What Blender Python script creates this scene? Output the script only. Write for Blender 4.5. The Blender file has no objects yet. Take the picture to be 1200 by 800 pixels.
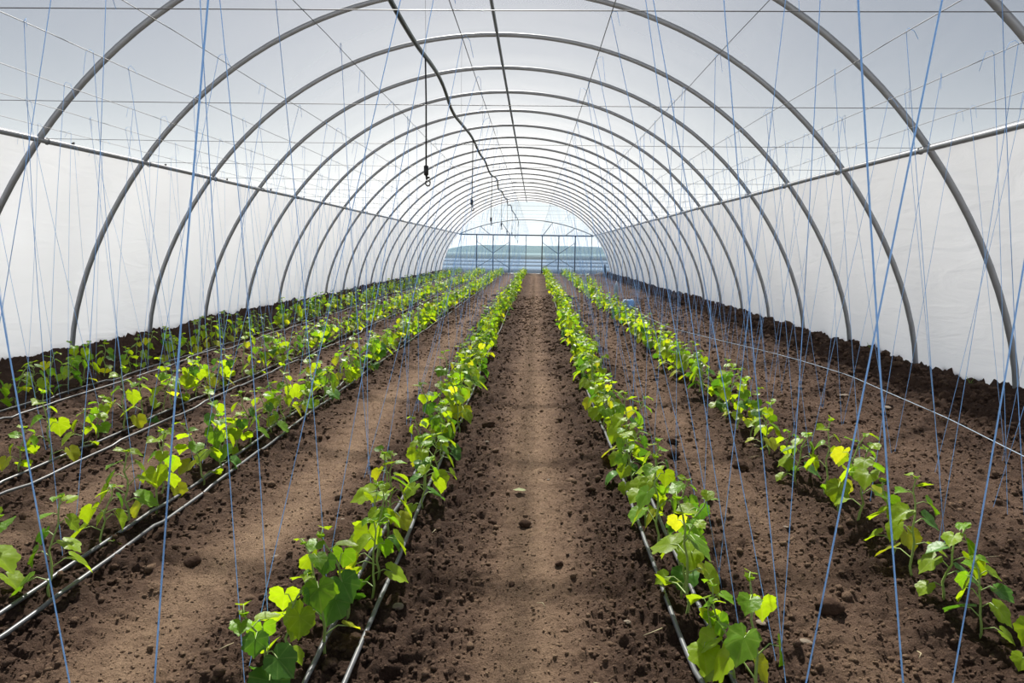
import bpy, math, random
import numpy as np
from mathutils import Vector, Matrix, Euler

# ------------------------------------------------------------------ camera, sky, sun, exposure
scene = bpy.context.scene
COL = scene.collection
CAM = Vector((0.6064, 0.0, 1.4662))
PITCH, YAW, ROLL = 0.1325, -0.0319, 0.0157
cam_data = bpy.data.cameras.new('camera')
cam_data.sensor_width = 36.0
cam_data.lens = 24.0
cam_data.clip_end = 3000
cam = bpy.data.objects.new('camera', cam_data)
COL.objects.link(cam)
_r = Vector((math.cos(YAW), -math.sin(YAW), 0))
_h = Vector((math.sin(YAW), math.cos(YAW), 0))
_f = _h * math.cos(PITCH) - Vector((0, 0, 1)) * math.sin(PITCH)
_u = _h * math.sin(PITCH) + Vector((0, 0, 1)) * math.cos(PITCH)
_rc = _r * math.cos(ROLL) + _u * math.sin(ROLL)
_uc = _u * math.cos(ROLL) - _r * math.sin(ROLL)
m = Matrix.Identity(4)
for i in range(3):
    m[i][0], m[i][1], m[i][2], m[i][3] = _rc[i], _uc[i], -_f[i], CAM[i]
cam.matrix_world = m
scene.camera = cam

SUN_EL, SUN_STRENGTH, SKY_STRENGTH = 49.0, 6.0, 0.031
world = bpy.data.worlds.new('sky')
scene.world = world
world.use_nodes = True
wn, wl = world.node_tree.nodes, world.node_tree.links
wn.clear()
w_out = wn.new('ShaderNodeOutputWorld')
w_bg = wn.new('ShaderNodeBackground')
w_sky = wn.new('ShaderNodeTexSky')
w_sky.sky_type = 'NISHITA'
w_sky.sun_disc = False
w_sky.sun_elevation = math.radians(SUN_EL)
w_sky.sun_rotation = math.radians(-8)
w_sky.altitude = 100
w_sky.air_density = 1.0
w_sky.dust_density = 1.5
w_sky.ozone_density = 1.0
w_tc = wn.new('ShaderNodeTexCoord')
w_sep = wn.new('ShaderNodeSeparateXYZ')
wl.new(w_tc.outputs['Generated'], w_sep.inputs[0])
w_inv = wn.new('ShaderNodeMath')
w_inv.operation = 'SUBTRACT'
w_inv.use_clamp = True
w_inv.inputs[0].default_value = 1.0
wl.new(w_sep.outputs[2], w_inv.inputs[1])
w_pow = wn.new('ShaderNodeMath')
w_pow.operation = 'POWER'
w_pow.inputs[1].default_value = 11.0
wl.new(w_inv.outputs[0], w_pow.inputs[0])
w_fac = wn.new('ShaderNodeMath')
w_fac.operation = 'MULTIPLY_ADD'
w_fac.inputs[1].default_value = 0.9
w_fac.inputs[2].default_value = 0.015
wl.new(w_pow.outputs[0], w_fac.inputs[0])
w_mix = wn.new('ShaderNodeMixRGB')
w_mix.inputs[2].default_value = (43.0, 44.0, 44.8, 1)       # white summer haze, thick towards the horizon all round
wl.new(w_fac.outputs[0], w_mix.inputs[0])
wl.new(w_sky.outputs[0], w_mix.inputs[1])
wl.new(w_mix.outputs[0], w_bg.inputs[0])
w_bg.inputs[1].default_value = SKY_STRENGTH
wl.new(w_bg.outputs[0], w_out.inputs[0])

sun_data = bpy.data.lights.new('sun', 'SUN')
sun_data.energy = SUN_STRENGTH
sun_data.angle = math.radians(1.6)
sun_data.color = (1.0, 0.95, 0.87)
sun = bpy.data.objects.new('sun', sun_data)
COL.objects.link(sun)
SUN_DIR = Vector((0.57, -3.92, -4.57)).normalized()
sun.rotation_euler = SUN_DIR.to_track_quat('-Z', 'Y').to_euler()
sun.location = (-3, 20, 30)

scene.view_settings.view_transform = 'Standard'
scene.view_settings.look = 'None'
scene.view_settings.exposure = 0.55
scene.view_settings.gamma = 1.0
scene.view_settings.use_curve_mapping = False

rng = np.random.default_rng(7)
random.seed(7)


# ------------------------------------------------------------------ helpers
def mesh_from(name, V, F, mats=(), smooth=True, uv=None, midx=None, attr=None):
    """V: (n,3) array, F: (m,3) or (m,4) int array or list of arrays."""
    me = bpy.data.meshes.new(name)
    V = np.asarray(V, dtype=np.float32)
    if isinstance(F, np.ndarray):
        F = [F]
    F = [np.asarray(f, dtype=np.int32) for f in F if len(f)]
    loops = np.concatenate([f.ravel() for f in F])
    sizes = np.concatenate([np.full(len(f), f.shape[1], np.int32) for f in F])
    starts = np.concatenate([[0], np.cumsum(sizes)[:-1]]).astype(np.int32)
    me.vertices.add(len(V))
    me.vertices.foreach_set('co', V.ravel())
    me.loops.add(len(loops))
    me.loops.foreach_set('vertex_index', loops)
    me.polygons.add(len(sizes))
    me.polygons.foreach_set('loop_start', starts)
    me.polygons.foreach_set('loop_total', sizes)
    if smooth:
        me.polygons.foreach_set('use_smooth', np.ones(len(sizes), dtype=bool))
    if midx is not None:
        me.polygons.foreach_set('material_index', np.asarray(midx, dtype=np.int32))
    for mt in mats:
        me.materials.append(mt)
    me.update(calc_edges=True)
    if uv is not None:
        l = me.uv_layers.new(name='leaf')
        l.data.foreach_set('uv', np.asarray(uv, dtype=np.float32)[loops].ravel())
    if attr:
        for k, a in attr.items():
            at = me.attributes.new(k, 'FLOAT', 'POINT')
            at.data.foreach_set('value', np.asarray(a, dtype=np.float32))
    return me


class MB:
    """collects tubes and boxes into one mesh"""
    def __init__(s):
        s.V, s.Q, s.T, s.n = [], [], [], 0

    def add(s, V, Q=None, T=None):
        V = np.asarray(V, float)
        s.V.append(V)
        if Q is not None and len(Q):
            s.Q.append(np.asarray(Q) + s.n)
        if T is not None and len(T):
            s.T.append(np.asarray(T) + s.n)
        s.n += len(V)
        return s

    def tube(s, P, r, n=8, caps=True):
        P = np.asarray(P, float)
        k = len(P)
        r = np.full(k, r) if np.isscalar(r) else np.asarray(r, float)
        T = np.zeros_like(P)
        T[1:-1] = P[2:] - P[:-2]
        T[0], T[-1] = P[1] - P[0], P[-1] - P[-2]
        T /= np.maximum(np.linalg.norm(T, axis=1)[:, None], 1e-9)
        ref = np.array([0., 0., 1.]) if abs(T[:, 2]).mean() < .8 else np.array([0., 1., 0.])
        A = np.cross(T, ref)
        A /= np.maximum(np.linalg.norm(A, axis=1)[:, None], 1e-9)
        B = np.cross(T, A)
        a = np.arange(n) / n * 2 * math.pi
        V = P[:, None] + r[:, None, None] * (np.cos(a)[None, :, None] * A[:, None] + np.sin(a)[None, :, None] * B[:, None])
        V = V.reshape(-1, 3)
        i, j = np.meshgrid(np.arange(k - 1), np.arange(n), indexing='ij')
        j2 = (j + 1) % n
        Q = np.stack([i * n + j, i * n + j2, (i + 1) * n + j2, (i + 1) * n + j], -1).reshape(-1, 4)
        Tr = []
        if caps:
            c = len(V)
            V = np.concatenate([V, P[:1], P[-1:]])
            for jj in range(n):
                Tr.append((c, (jj + 1) % n, jj))
                Tr.append((c + 1, (k - 1) * n + jj, (k - 1) * n + (jj + 1) % n))
        return s.add(V, Q, Tr)

    def box(s, c, d):
        c, d = np.array(c, float), np.array(d, float) / 2
        V = np.array([[x, y, z] for x in (-1, 1) for y in (-1, 1) for z in (-1, 1)]) * d + c
        Q = [(0, 1, 3, 2), (4, 6, 7, 5), (0, 4, 5, 1), (2, 3, 7, 6), (0, 2, 6, 4), (1, 5, 7, 3)]
        return s.add(V, Q)

    def mesh(s, name, mat, smooth=True):
        F = []
        if s.Q:
            F.append(np.concatenate(s.Q))
        if s.T:
            F.append(np.concatenate(s.T))
        return mesh_from(name, np.concatenate(s.V), F, [mat], smooth)

    def build(s, name, mat, parent=None, smooth=True):
        return link(name, s.mesh(name, mat, smooth), parent)


def link(name, data, parent=None):
    o = bpy.data.objects.new(name, data)
    COL.objects.link(o)
    if parent is not None:
        o.parent = parent
    return o


def tag(o, label, cat, group=None, kind=None):
    o['label'] = label
    o['category'] = cat
    if group:
        o['group'] = group
    if kind:
        o['kind'] = kind
    return o


TAB = rng.random((512, 512))


def vnoise(x, y):
    xi, yi = np.floor(x).astype(int), np.floor(y).astype(int)
    fx, fy = x - xi, y - yi
    fx, fy = fx * fx * (3 - 2 * fx), fy * fy * (3 - 2 * fy)
    a, b = TAB[xi % 512, yi % 512], TAB[(xi + 1) % 512, yi % 512]
    c, d = TAB[xi % 512, (yi + 1) % 512], TAB[(xi + 1) % 512, (yi + 1) % 512]
    return (a * (1 - fx) + b * fx) * (1 - fy) + (c * (1 - fx) + d * fx) * fy


def sstep(a, b, x):
    t = np.clip((x - a) / (b - a), 0, 1)
    return t * t * (3 - 2 * t)


# ------------------------------------------------------------------ materials
def new_mat(name):
    mt = bpy.data.materials.new(name)
    mt.use_nodes = True
    nt = mt.node_tree
    nt.nodes.clear()
    out = nt.nodes.new('ShaderNodeOutputMaterial')
    return mt, nt, out


def simple(name, col, rough=.5, metal=0., bump=None, var=None, spec=.5):
    mt, nt, out = new_mat(name)
    p = nt.nodes.new('ShaderNodeBsdfPrincipled')
    p.inputs['Base Color'].default_value = (*col, 1)
    p.inputs['Roughness'].default_value = rough
    p.inputs['Metallic'].default_value = metal
    p.inputs['Specular IOR Level'].default_value = spec
    if var or bump:
        tc = nt.nodes.new('ShaderNodeNewGeometry')
        n = nt.nodes.new('ShaderNodeTexNoise')
        n.inputs['Scale'].default_value = (var or bump)[0]
        n.inputs['Detail'].default_value = 4
        nt.links.new(tc.outputs['Position'], n.inputs['Vector'])
        if var:
            mx = nt.nodes.new('ShaderNodeMixRGB')
            mx.inputs[1].default_value = (*[c * (1 - var[1]) for c in col], 1)
            mx.inputs[2].default_value = (*[min(1, c * (1 + var[1])) for c in col], 1)
            nt.links.new(n.outputs['Fac'], mx.inputs[0])
            nt.links.new(mx.outputs[0], p.inputs['Base Color'])
        if bump:
            b = nt.nodes.new('ShaderNodeBump')
            b.inputs['Strength'].default_value = bump[1]
            b.inputs['Distance'].default_value = .01
            nt.links.new(n.outputs['Fac'], b.inputs['Height'])
            nt.links.new(b.outputs[0], p.inputs['Normal'])
    nt.links.new(p.outputs[0], out.inputs[0])
    return mt


def film_mat(name, haze, tint, trans, refl, bump=.25):
    """greenhouse film: a thin sheet of optical depth haze, clear straight through, milky where a ray crosses it obliquely"""
    mt, nt, out = new_mat(name)
    N, L = nt.nodes, nt.links
    geo = N.new('ShaderNodeNewGeometry')
    mp = N.new('ShaderNodeMapping')
    mp.inputs['Scale'].default_value = (1.0, .45, 2.2)
    L.new(geo.outputs['Position'], mp.inputs['Vector'])
    n1 = N.new('ShaderNodeTexNoise')
    n1.inputs['Scale'].default_value = 2.2
    n1.inputs['Detail'].default_value = 5
    n1.inputs['Distortion'].default_value = 1.2
    L.new(mp.outputs[0], n1.inputs['Vector'])
    bp = N.new('ShaderNodeBump')
    bp.inputs['Strength'].default_value = bump
    bp.inputs['Distance'].default_value = .06
    L.new(n1.outputs['Fac'], bp.inputs['Height'])
    tr = N.new('ShaderNodeBsdfTranslucent')
    tr.inputs[0].default_value = (*trans, 1)
    df = N.new('ShaderNodeBsdfDiffuse')
    df.inputs[0].default_value = (*refl, 1)
    tp = N.new('ShaderNodeBsdfTransparent')
    tp.inputs[0].default_value = (*tint, 1)
    gl = N.new('ShaderNodeBsdfGlossy')
    gl.inputs['Roughness'].default_value = .35
    for b in (tr, df, gl):
        L.new(bp.outputs[0], b.inputs['Normal'])
    ad = N.new('ShaderNodeAddShader')
    L.new(tr.outputs[0], ad.inputs[0])
    L.new(df.outputs[0], ad.inputs[1])
    mg = N.new('ShaderNodeMixShader')
    mg.inputs[0].default_value = .04
    L.new(ad.outputs[0], mg.inputs[1])
    L.new(gl.outputs[0], mg.inputs[2])
    mx = N.new('ShaderNodeMixShader')
    dp = N.new('ShaderNodeVectorMath')
    dp.operation = 'DOT_PRODUCT'
    L.new(geo.outputs['Normal'], dp.inputs[0])
    L.new(geo.outputs['Incoming'], dp.inputs[1])
    ab = N.new('ShaderNodeMath')
    ab.operation = 'ABSOLUTE'
    L.new(dp.outputs['Value'], ab.inputs[0])
    lim = N.new('ShaderNodeMath')
    lim.operation = 'MAXIMUM'
    lim.inputs[1].default_value = .02
    L.new(ab.outputs[0], lim.inputs[0])
    dv = N.new('ShaderNodeMath')
    dv.operation = 'DIVIDE'
    dv.inputs[0].default_value = -haze
    L.new(lim.outputs[0], dv.inputs[1])
    ex = N.new('ShaderNodeMath')
    ex.operation = 'EXPONENT'
    L.new(dv.outputs[0], ex.inputs[0])
    L.new(ex.outputs[0], mx.inputs[0])                       # share that goes straight through
    L.new(mg.outputs[0], mx.inputs[1])
    L.new(tp.outputs[0], mx.inputs[2])
    L.new(mx.outputs[0], out.inputs[0])
    return mt


def soil_mat():
    mt, nt, out = new_mat('soil')
    N, L = nt.nodes, nt.links
    p = N.new('ShaderNodeBsdfPrincipled')
    p.inputs['Roughness'].default_value = .95
    p.inputs['Specular IOR Level'].default_value = .12
    geo = N.new('ShaderNodeNewGeometry')
    at = N.new('ShaderNodeAttribute')
    at.attribute_name = 'dry'
    n1 = N.new('ShaderNodeTexNoise')
    n1.inputs['Scale'].default_value = 9
    n1.inputs['Detail'].default_value = 8
    n1.inputs['Roughness'].default_value = .7
    n2 = N.new('ShaderNodeTexNoise')
    n2.inputs['Scale'].default_value = 85
    n2.inputs['Detail'].default_value = 6
    n2.inputs['Roughness'].default_value = .75
    for n in (n1, n2):
        L.new(geo.outputs['Position'], n.inputs['Vector'])
    # dryness + noise
    m1 = N.new('ShaderNodeMath')
    m1.operation = 'MULTIPLY_ADD'
    m1.inputs[1].default_value = .8
    m1.inputs[2].default_value = -.4
    L.new(n1.outputs['Fac'], m1.inputs[0])
    m2 = N.new('ShaderNodeMath')
    m2.operation = 'ADD'
    m2.use_clamp = True
    L.new(m1.outputs[0], m2.inputs[0])
    L.new(at.outputs['Fac'], m2.inputs[1])
    rp = N.new('ShaderNodeValToRGB')
    e = rp.color_ramp.elements
    e[0].position, e[0].color = 0, (.068, .042, .031, 1)
    e[1].position, e[1].color = 1, (.36, .25, .165, 1)
    k = e.new(.35)
    k.color = (.140, .090, .064, 1)
    k = e.new(.7)
    k.color = (.235, .157, .106, 1)
    L.new(m2.outputs[0], rp.inputs[0])
    r2 = N.new('ShaderNodeValToRGB')
    e = r2.color_ramp.elements
    e[0].position, e[0].color = .3, (.62, .6, .58, 1)
    e[1].position, e[1].color = .72, (1.35, 1.35, 1.35, 1)
    L.new(n2.outputs['Fac'], r2.inputs[0])
    mx = N.new('ShaderNodeMixRGB')
    mx.blend_type = 'MULTIPLY'
    mx.inputs[0].default_value = 1
    L.new(rp.outputs[0], mx.inputs[1])
    L.new(r2.outputs[0], mx.inputs[2])
    L.new(mx.outputs[0], p.inputs['Base Color'])
    bp = N.new('ShaderNodeBump')
    bp.inputs['Strength'].default_value = .9
    bp.inputs['Distance'].default_value = .03
    L.new(n2.outputs['Fac'], bp.inputs['Height'])
    L.new(bp.outputs[0], p.inputs['Normal'])
    L.new(p.outputs[0], out.inputs[0])
    return mt


def leaf_mat(name, col, vein, thin):
    """leaf blade with palmate veins read from its own UVs, light comes through it"""
    mt, nt, out = new_mat(name)
    N, L = nt.nodes, nt.links
    uv = N.new('ShaderNodeUVMap')
    uv.uv_map = 'leaf'
    sp = N.new('ShaderNodeSeparateXYZ')
    L.new(uv.outputs[0], sp.inputs[0])
    an = N.new('ShaderNodeMath')
    an.operation = 'ARCTAN2'
    L.new(sp.outputs[1], an.inputs[0])
    L.new(sp.outputs[0], an.inputs[1])
    cs = N.new('ShaderNodeMath')
    cs.operation = 'MULTIPLY'
    cs.inputs[1].default_value = 360 / 48.0 / 2
    L.new(an.outputs[0], cs.inputs[0])
    c2 = N.new('ShaderNodeMath')
    c2.operation = 'COSINE'
    L.new(cs.outputs[0], c2.inputs[0])
    ab = N.new('ShaderNodeMath')
    ab.operation = 'ABSOLUTE'
    L.new(c2.outputs[0], ab.inputs[0])
    rp = N.new('ShaderNodeValToRGB')
    rp.color_ramp.elements[0].position = .965
    rp.color_ramp.elements[1].position = .998
    L.new(ab.outputs[0], rp.inputs[0])
    nz = N.new('ShaderNodeTexNoise')
    nz.inputs['Scale'].default_value = 3.0
    nz.inputs['Detail'].default_value = 5
    L.new(uv.outputs[0], nz.inputs['Vector'])
    oi = N.new('ShaderNodeObjectInfo')
    hs = N.new('ShaderNodeMixRGB')
    hs.inputs[1].default_value = (*[c * .72 for c in col], 1)
    hs.inputs[2].default_value = (*[c * 1.25 for c in col], 1)
    L.new(nz.outputs['Fac'], hs.inputs[0])
    hv = N.new('ShaderNodeHueSaturation')
    mr = N.new('ShaderNodeMapRange')
    mr.inputs[3].default_value = .82
    mr.inputs[4].default_value = 1.18
    L.new(oi.outputs['Random'], mr.inputs[0])
    L.new(mr.outputs[0], hv.inputs['Value'])
    L.new(hs.outputs[0], hv.inputs['Color'])
    vm = N.new('ShaderNodeMixRGB')
    vm.inputs[2].default_value = (*vein, 1)
    vf = N.new('ShaderNodeMath')
    vf.operation = 'MULTIPLY'
    vf.inputs[1].default_value = .4
    L.new(rp.outputs[0], vf.inputs[0])
    L.new(vf.outputs[0], vm.inputs[0])
    L.new(hv.outputs[0], vm.inputs[1])
    bp = N.new('ShaderNodeBump')
    bp.inputs['Strength'].default_value = .5
    bp.inputs['Distance'].default_value = .006
    L.new(nz.outputs['Fac'], bp.inputs['Height'])
    p = N.new('ShaderNodeBsdfPrincipled')
    p.inputs['Roughness'].default_value = .42
    p.inputs['Specular IOR Level'].default_value = .45
    L.new(vm.outputs[0], p.inputs['Base Color'])
    L.new(bp.outputs[0], p.inputs['Normal'])
    t = N.new('ShaderNodeBsdfTranslucent')
    tm = N.new('ShaderNodeMixRGB')
    tm.blend_type = 'MULTIPLY'
    tm.inputs[0].default_value = 1
    tm.inputs[2].default_value = (1.25, 1.15, .5, 1)
    L.new(vm.outputs[0], tm.inputs[1])
    L.new(tm.outputs[0], t.inputs[0])
    mx = N.new('ShaderNodeMixShader')
    mx.inputs[0].default_value = thin
    L.new(p.outputs[0], mx.inputs[1])
    L.new(t.outputs[0], mx.inputs[2])
    L.new(mx.outputs[0], out.inputs[0])
    return mt


def twine_mat():
    mt, nt, out = new_mat('blue_twine')
    N, L = nt.nodes, nt.links
    d = N.new('ShaderNodeBsdfPrincipled')
    d.inputs['Base Color'].default_value = (.24, .43, .74, 1)
    d.inputs['Roughness'].default_value = .5
    t = N.new('ShaderNodeBsdfTranslucent')
    t.inputs[0].default_value = (.50, .70, .93, 1)
    mx = N.new('ShaderNodeMixShader')
    mx.inputs[0].default_value = .55
    L.new(d.outputs[0], mx.inputs[1])
    L.new(t.outputs[0], mx.inputs[2])
    L.new(mx.outputs[0], out.inputs[0])
    return mt


M = {}
M['film'] = film_mat('roof_film', .105, (.97, .98, .98), (.62, .63, .64), (.25, .25, .25))
M['film_side'] = film_mat('side_film', 1.6, (.90, .91, .92), (.37, .38, .395), (.58, .585, .595), .28)
M['film_end'] = film_mat('end_film', .22, (.88, .95, .98), (.26, .29, .31), (.2, .22, .25), .1)
M['soil'] = soil_mat()
M['steel'] = simple('galvanised_steel', (.30, .31, .33), .48, .35, var=(6, .18))
M['steel_dark'] = simple('weathered_steel', (.13, .15, .17), .5, .35, var=(5, .2))
M['wire'] = simple('thin_wire', (.16, .16, .17), .5, .4)
M['hose'] = simple('drip_hose', (.12, .125, .135), .36, 0, var=(9, .35), bump=(40, .2))
M['pipe'] = simple('black_pipe', (.035, .05, .055), .45, 0, var=(12, .25))
M['black'] = simple('black_plastic', (.012, .012, .013), .5)
M['stem'] = simple('plant_stem', (.30, .42, .12), .5, 0, var=(30, .2))
M['twine'] = twine_mat()
M['leaf_dark'] = leaf_mat('leaf_dark_green', (.085, .23, .025), (.20, .36, .08), .45)
M['leaf_green'] = leaf_mat('leaf_green', (.19, .40, .02), (.32, .48, .08), .55)
M['leaf_lime'] = leaf_mat('leaf_lime', (.31, .48, .015), (.45, .58, .08), .6)
M['leaf_yellow'] = leaf_mat('leaf_yellow', (.50, .57, .03), (.52, .60, .10), .6)
M['field'] = simple('bounce_ground', (.68, .69, .705), .9, 0, var=(.05, .35))  # outer ground made this pale to bounce light onto the film walls
M['hazed_field'] = simple('field_blue_haze', (.07, .14, .24), .9, 0, var=(.5, .12))  # blue of hazy air put into the colour of the field strips
M['meadow'] = simple('meadow_grass', (.11, .20, .23), .9, 0, var=(.03, .3))  # far grass, its teal includes painted-in air haze
M['hill'] = simple('hill_woods', (.065, .15, .175), .95, 0, var=(.03, .3))  # distant haze mixed into the colour of the woods
M['stone'] = simple('pale_stone', (.17, .135, .10), .9, 0, var=(60, .3), bump=(80, .5))
M['clod'] = simple('soil_clod', (.060, .036, .025), .97, 0, var=(50, .5), bump=(90, .9), spec=.1)
M['twig'] = simple('dry_straw', (.42, .36, .22), .8)
M['grass'] = simple('grass_blade', (.20, .34, .06), .6)
M['dried_leaf'] = simple('withered_leaf', (.33, .36, .17), .8, 0, var=(60, .3))
M['twine_pale'] = simple('pale_blue_twine', (.40, .52, .66), .6, 0, var=(40, .3))

# ------------------------------------------------------------------ tunnel dimensions
ARCH0, BAY = 6.773, 1.8
Y_BACK = ARCH0 + 20.7 * BAY            # end wall
Y_FRONT = ARCH0 - 7 * BAY
PW, PH = 4.2833, 2.496                 # purlin half distance and height
_th = np.radians([0, 7.8, 14.5, 19.9, 24, 30.2, 35.5, 41.5, 48.5, 55, 60.7, 74, 90])
_rr = np.array([5.39, 5.30, 5.195, 5.11, 5.055, 4.965, 4.90, 4.845, 4.785, 4.725, 4.68, 4.59, 4.566])
_pf = np.polynomial.polynomial.polyfit(np.concatenate([_th, math.pi - _th]), np.concatenate([_rr, _rr]), 8)


def arch_pt(th, off=0.0):
    r = np.polynomial.polynomial.polyval(th, _pf) + off
    return np.stack([r * np.cos(th), r * np.sin(th)], -1)


TH_P = math.atan2(PH, PW)

ROWS = {  # x of the plant row, plant spacing, jitter, first y
    'first': (2.40, .25, .05, 2.32), 'second': (1.27, .195, .075, 1.85), 'third': (-.11, .195, .08, 1.85),
    'fourth': (-1.47, .225, .07, 2.35), 'fifth': (-2.60, .235, .07, 3.3), 'sixth': (-4.02, .245, .08, 4.7)}


# ------------------------------------------------------------------ soil surface
def dryness_fade(x, y):
    w = .12 * (vnoise(x * 1.3 + 3, y * .8 + 9) - .5)
    g = lambda c, s: np.exp(-((x + w - c) / s) ** 2)
    d = .78 * g(.60, .27) + .80 * g(-.80, .30) + .52 * g(1.86, .28) + .55 * g(-2.02, .22) + .35 * g(-3.3, .25) + .34 * g(3.35, .55)
    d = d * (1 - .38 * sstep(4, 15, y))  # path tone lowered with distance to offset the bright grazing light
    return np.clip(d + .16 * (vnoise(x * 2.2, y * 1.5) - .5), 0, 1)


def soil_h(x, y):
    x, y = np.asarray(x, float), np.asarray(y, float)
    dry = dryness_fade(x, y)
    ro = np.clip(1.0 - 1.05 * dry, .12, 1) * (1 + .8 * sstep(4.3, 4.9, np.abs(x)))
    bl = lambda f, o: 1 - np.abs(2 * vnoise(x * f + o, y * f + o * 1.7) - 1)
    wx, wy = x + .03 * vnoise(x * 14, y * 14), y + .03 * vnoise(x * 14 + 50, y * 14)
    h = .035 * (vnoise(x * 1.1 + 11, y * .9) - .5)
    h = h + ro * (.055 * (vnoise(wx * 5 + 7, wy * 5) - .5) + .050 * (vnoise(wx * 13, wy * 13 + 31) ** 1.5 - .35)
                  + .034 * (bl(27, 5) - .5) + .026 * (vnoise(wx * 55, wy * 55) - .5))
    h = h + .010 * (vnoise(x * 45 + 3, y * 45) ** 2 - .3) + .012 * (vnoise(x * 17 + 3, y * 12) - .5)
    h = h - .02 * dry
    edge = sstep(4.5, 5.05, x) * .13 + sstep(4.65, 5.1, -x) * .12
    return h + edge * (.7 + .6 * vnoise(x * 3, y * 2.3))


def xs_grid():
    xs, x = [], .6
    while x < 5.44:
        xs.append(x)
        x += .0095 + .0052 * abs(x - .6)
    x = .6
    left = []
    while x > -5.43:
        x -= .0095 + .0052 * abs(x - .6)
        left.append(x)
    return np.array(left[::-1] + xs)


XS = xs_grid()
YS = np.concatenate([np.arange(Y_FRONT, 1.2, .12), 1.2 * (44.9 / 1.2) ** (np.arange(830) / 829.0)])
gx, gy = np.meshgrid(XS, YS)
gz = soil_h(gx, gy)
nx, ny = len(XS), len(YS)
ii, jj = np.meshgrid(np.arange(ny - 1), np.arange(nx - 1), indexing='ij')
q = np.stack([ii * nx + jj, ii * nx + jj + 1, (ii + 1) * nx + jj + 1, (ii + 1) * nx + jj], -1).reshape(-1, 4)
floor_me = mesh_from('floor', np.stack([gx, gy, gz], -1).reshape(-1, 3), q, [M['soil']], True, attr={'dry': dryness_fade(gx, gy).ravel()})
tag(link('floor', floor_me), 'dark brown crumbly tilled soil floor with pale trodden paths', 'soil floor', kind='structure')


# ------------------------------------------------------------------ film cover, end walls
def film(name, th0, th1, nth, label, cat):
    th = np.linspace(th0, th1, nth)
    per = 8
    y = np.arange(0, int(round((Y_BACK - Y_FRONT) / BAY * per)) + 1) * BAY / per + Y_FRONT
    y = np.append(y, Y_BACK) if y[-1] < Y_BACK - 1e-3 else y
    TT, YY = np.meshgrid(th, y)
    t = ((YY - ARCH0) / BAY) % 1.0
    off = .042 - .020 * np.sin(math.pi * t) + .022 * (vnoise(TT * 7 + 40, YY * 2.0) - .5) * np.sin(math.pi * t)
    P = arch_pt(TT.ravel(), off.ravel())
    V = np.column_stack([P[:, 0], YY.ravel(), P[:, 1]])
    n, k = len(th), len(y)
    a, b = np.meshgrid(np.arange(k - 1), np.arange(n - 1), indexing='ij')
    Q = np.stack([a * n + b, a * n + b + 1, (a + 1) * n + b + 1, (a + 1) * n + b], -1).reshape(-1, 4)
    o = link(name, mesh_from(name, V, Q, [M['film'] if name == 'ceiling' else M['film_side']]))
    return tag(o, label, cat, kind='structure')


film('wall_right', -.035, TH_P, 14, 'white translucent film side wall rising from the bare bed to the purlin', 'film wall')
film('ceiling', TH_P, math.pi - TH_P, 44, 'white translucent film roof curving over the steel hoops', 'film roof')
film('wall_left', math.pi - TH_P, math.pi + .035, 14, 'white translucent film side wall beside the sixth plant row', 'film wall')


def end_wall(name, y, mat, label):
    th = np.linspace(-.03, math.pi + .03, 61)
    P = arch_pt(th, .03)
    V = [(0, y, 1.0)] + [(p[0], y, p[1]) for i, p in enumerate(P)]
    T = [(0, i, i + 1) for i in range(1, 61)] + [(0, 61, 1)]
    o = link(name, mesh_from(name, V, np.array(T), [mat], False))
    return tag(o, label, 'film wall', kind='structure')


end_wall('wall_back', Y_BACK + .06, M['film_end'], 'clear bluish film end wall behind the steel gates')
end_wall('wall_front', Y_FRONT - .02, M['film'], 'white film end wall at the entrance end')

# outside ground and far hills, seen through the film
b = MB()
V, Q = [], []
yy = [-60, Y_FRONT, Y_BACK + .5, 47, 120, 520]
b.add([(x, y, -.06) for y in yy for x in (-400, -5.6, 5.6, 400)],
      [(r * 4 + c, r * 4 + c + 1, r * 4 + c + 5, r * 4 + c + 4) for r in range(len(yy) - 1) for c in range(3) if not (r == 1 and c == 1)])
tag(b.build('field', M['field'], smooth=False), 'ground around the tunnel, made pale to bounce light onto the film', 'field', kind='structure')
b = MB()
for r, (ya, yb) in enumerate(((47, 60), (60.6, 78), (78.7, 108))):
    wa_, wb_ = 1 + .128 * ya, 1 + .128 * yb
    b.add([(-wa_, ya, .1), (wa_, ya, .1), (wb_, yb, .1), (-wb_, yb, .1), (-wa_, ya, -.08), (wa_, ya, -.08), (wb_, yb, -.08), (-wb_, yb, -.08)],
          [(0, 1, 2, 3), (0, 4, 5, 1), (1, 5, 6, 2), (2, 6, 7, 3), (3, 7, 4, 0)])
tag(b.build('hazed_field_strips', M['hazed_field'], smooth=False), 'strips of field beyond the gates, coloured with blue haze', 'field', kind='structure')
b = MB().add([(-15, 109, .08), (15, 109, .08), (54, 405, .08), (-54, 405, .08), (-15, 109, -.08), (15, 109, -.08), (54, 405, -.08), (-54, 405, -.08)],
             [(0, 1, 2, 3), (0, 4, 5, 1), (1, 5, 6, 2), (2, 6, 7, 3), (3, 7, 4, 0)])
tag(b.build('meadow', M['meadow'], smooth=False), 'meadow behind the field strips, blue haze in its colour', 'field', kind='structure')
b = MB()
xx = np.linspace(-56, 56, 61)
top = (4.3 + .5 * vnoise(xx * .05 + 5, xx * 0) + .25 * vnoise(xx * .4, xx * 0 + 3)) * (1 - (np.abs(xx) / 56.5) ** 8)
Vh = np.concatenate([np.column_stack([xx, 0 * xx + 400, 0 * xx - .1]), np.column_stack([xx, 0 * xx + 415, top * .8]),
                     np.column_stack([xx, 0 * xx + 440, top]), np.column_stack([xx, 0 * xx + 520, 0 * xx - .1])])
n = len(xx)
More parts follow.
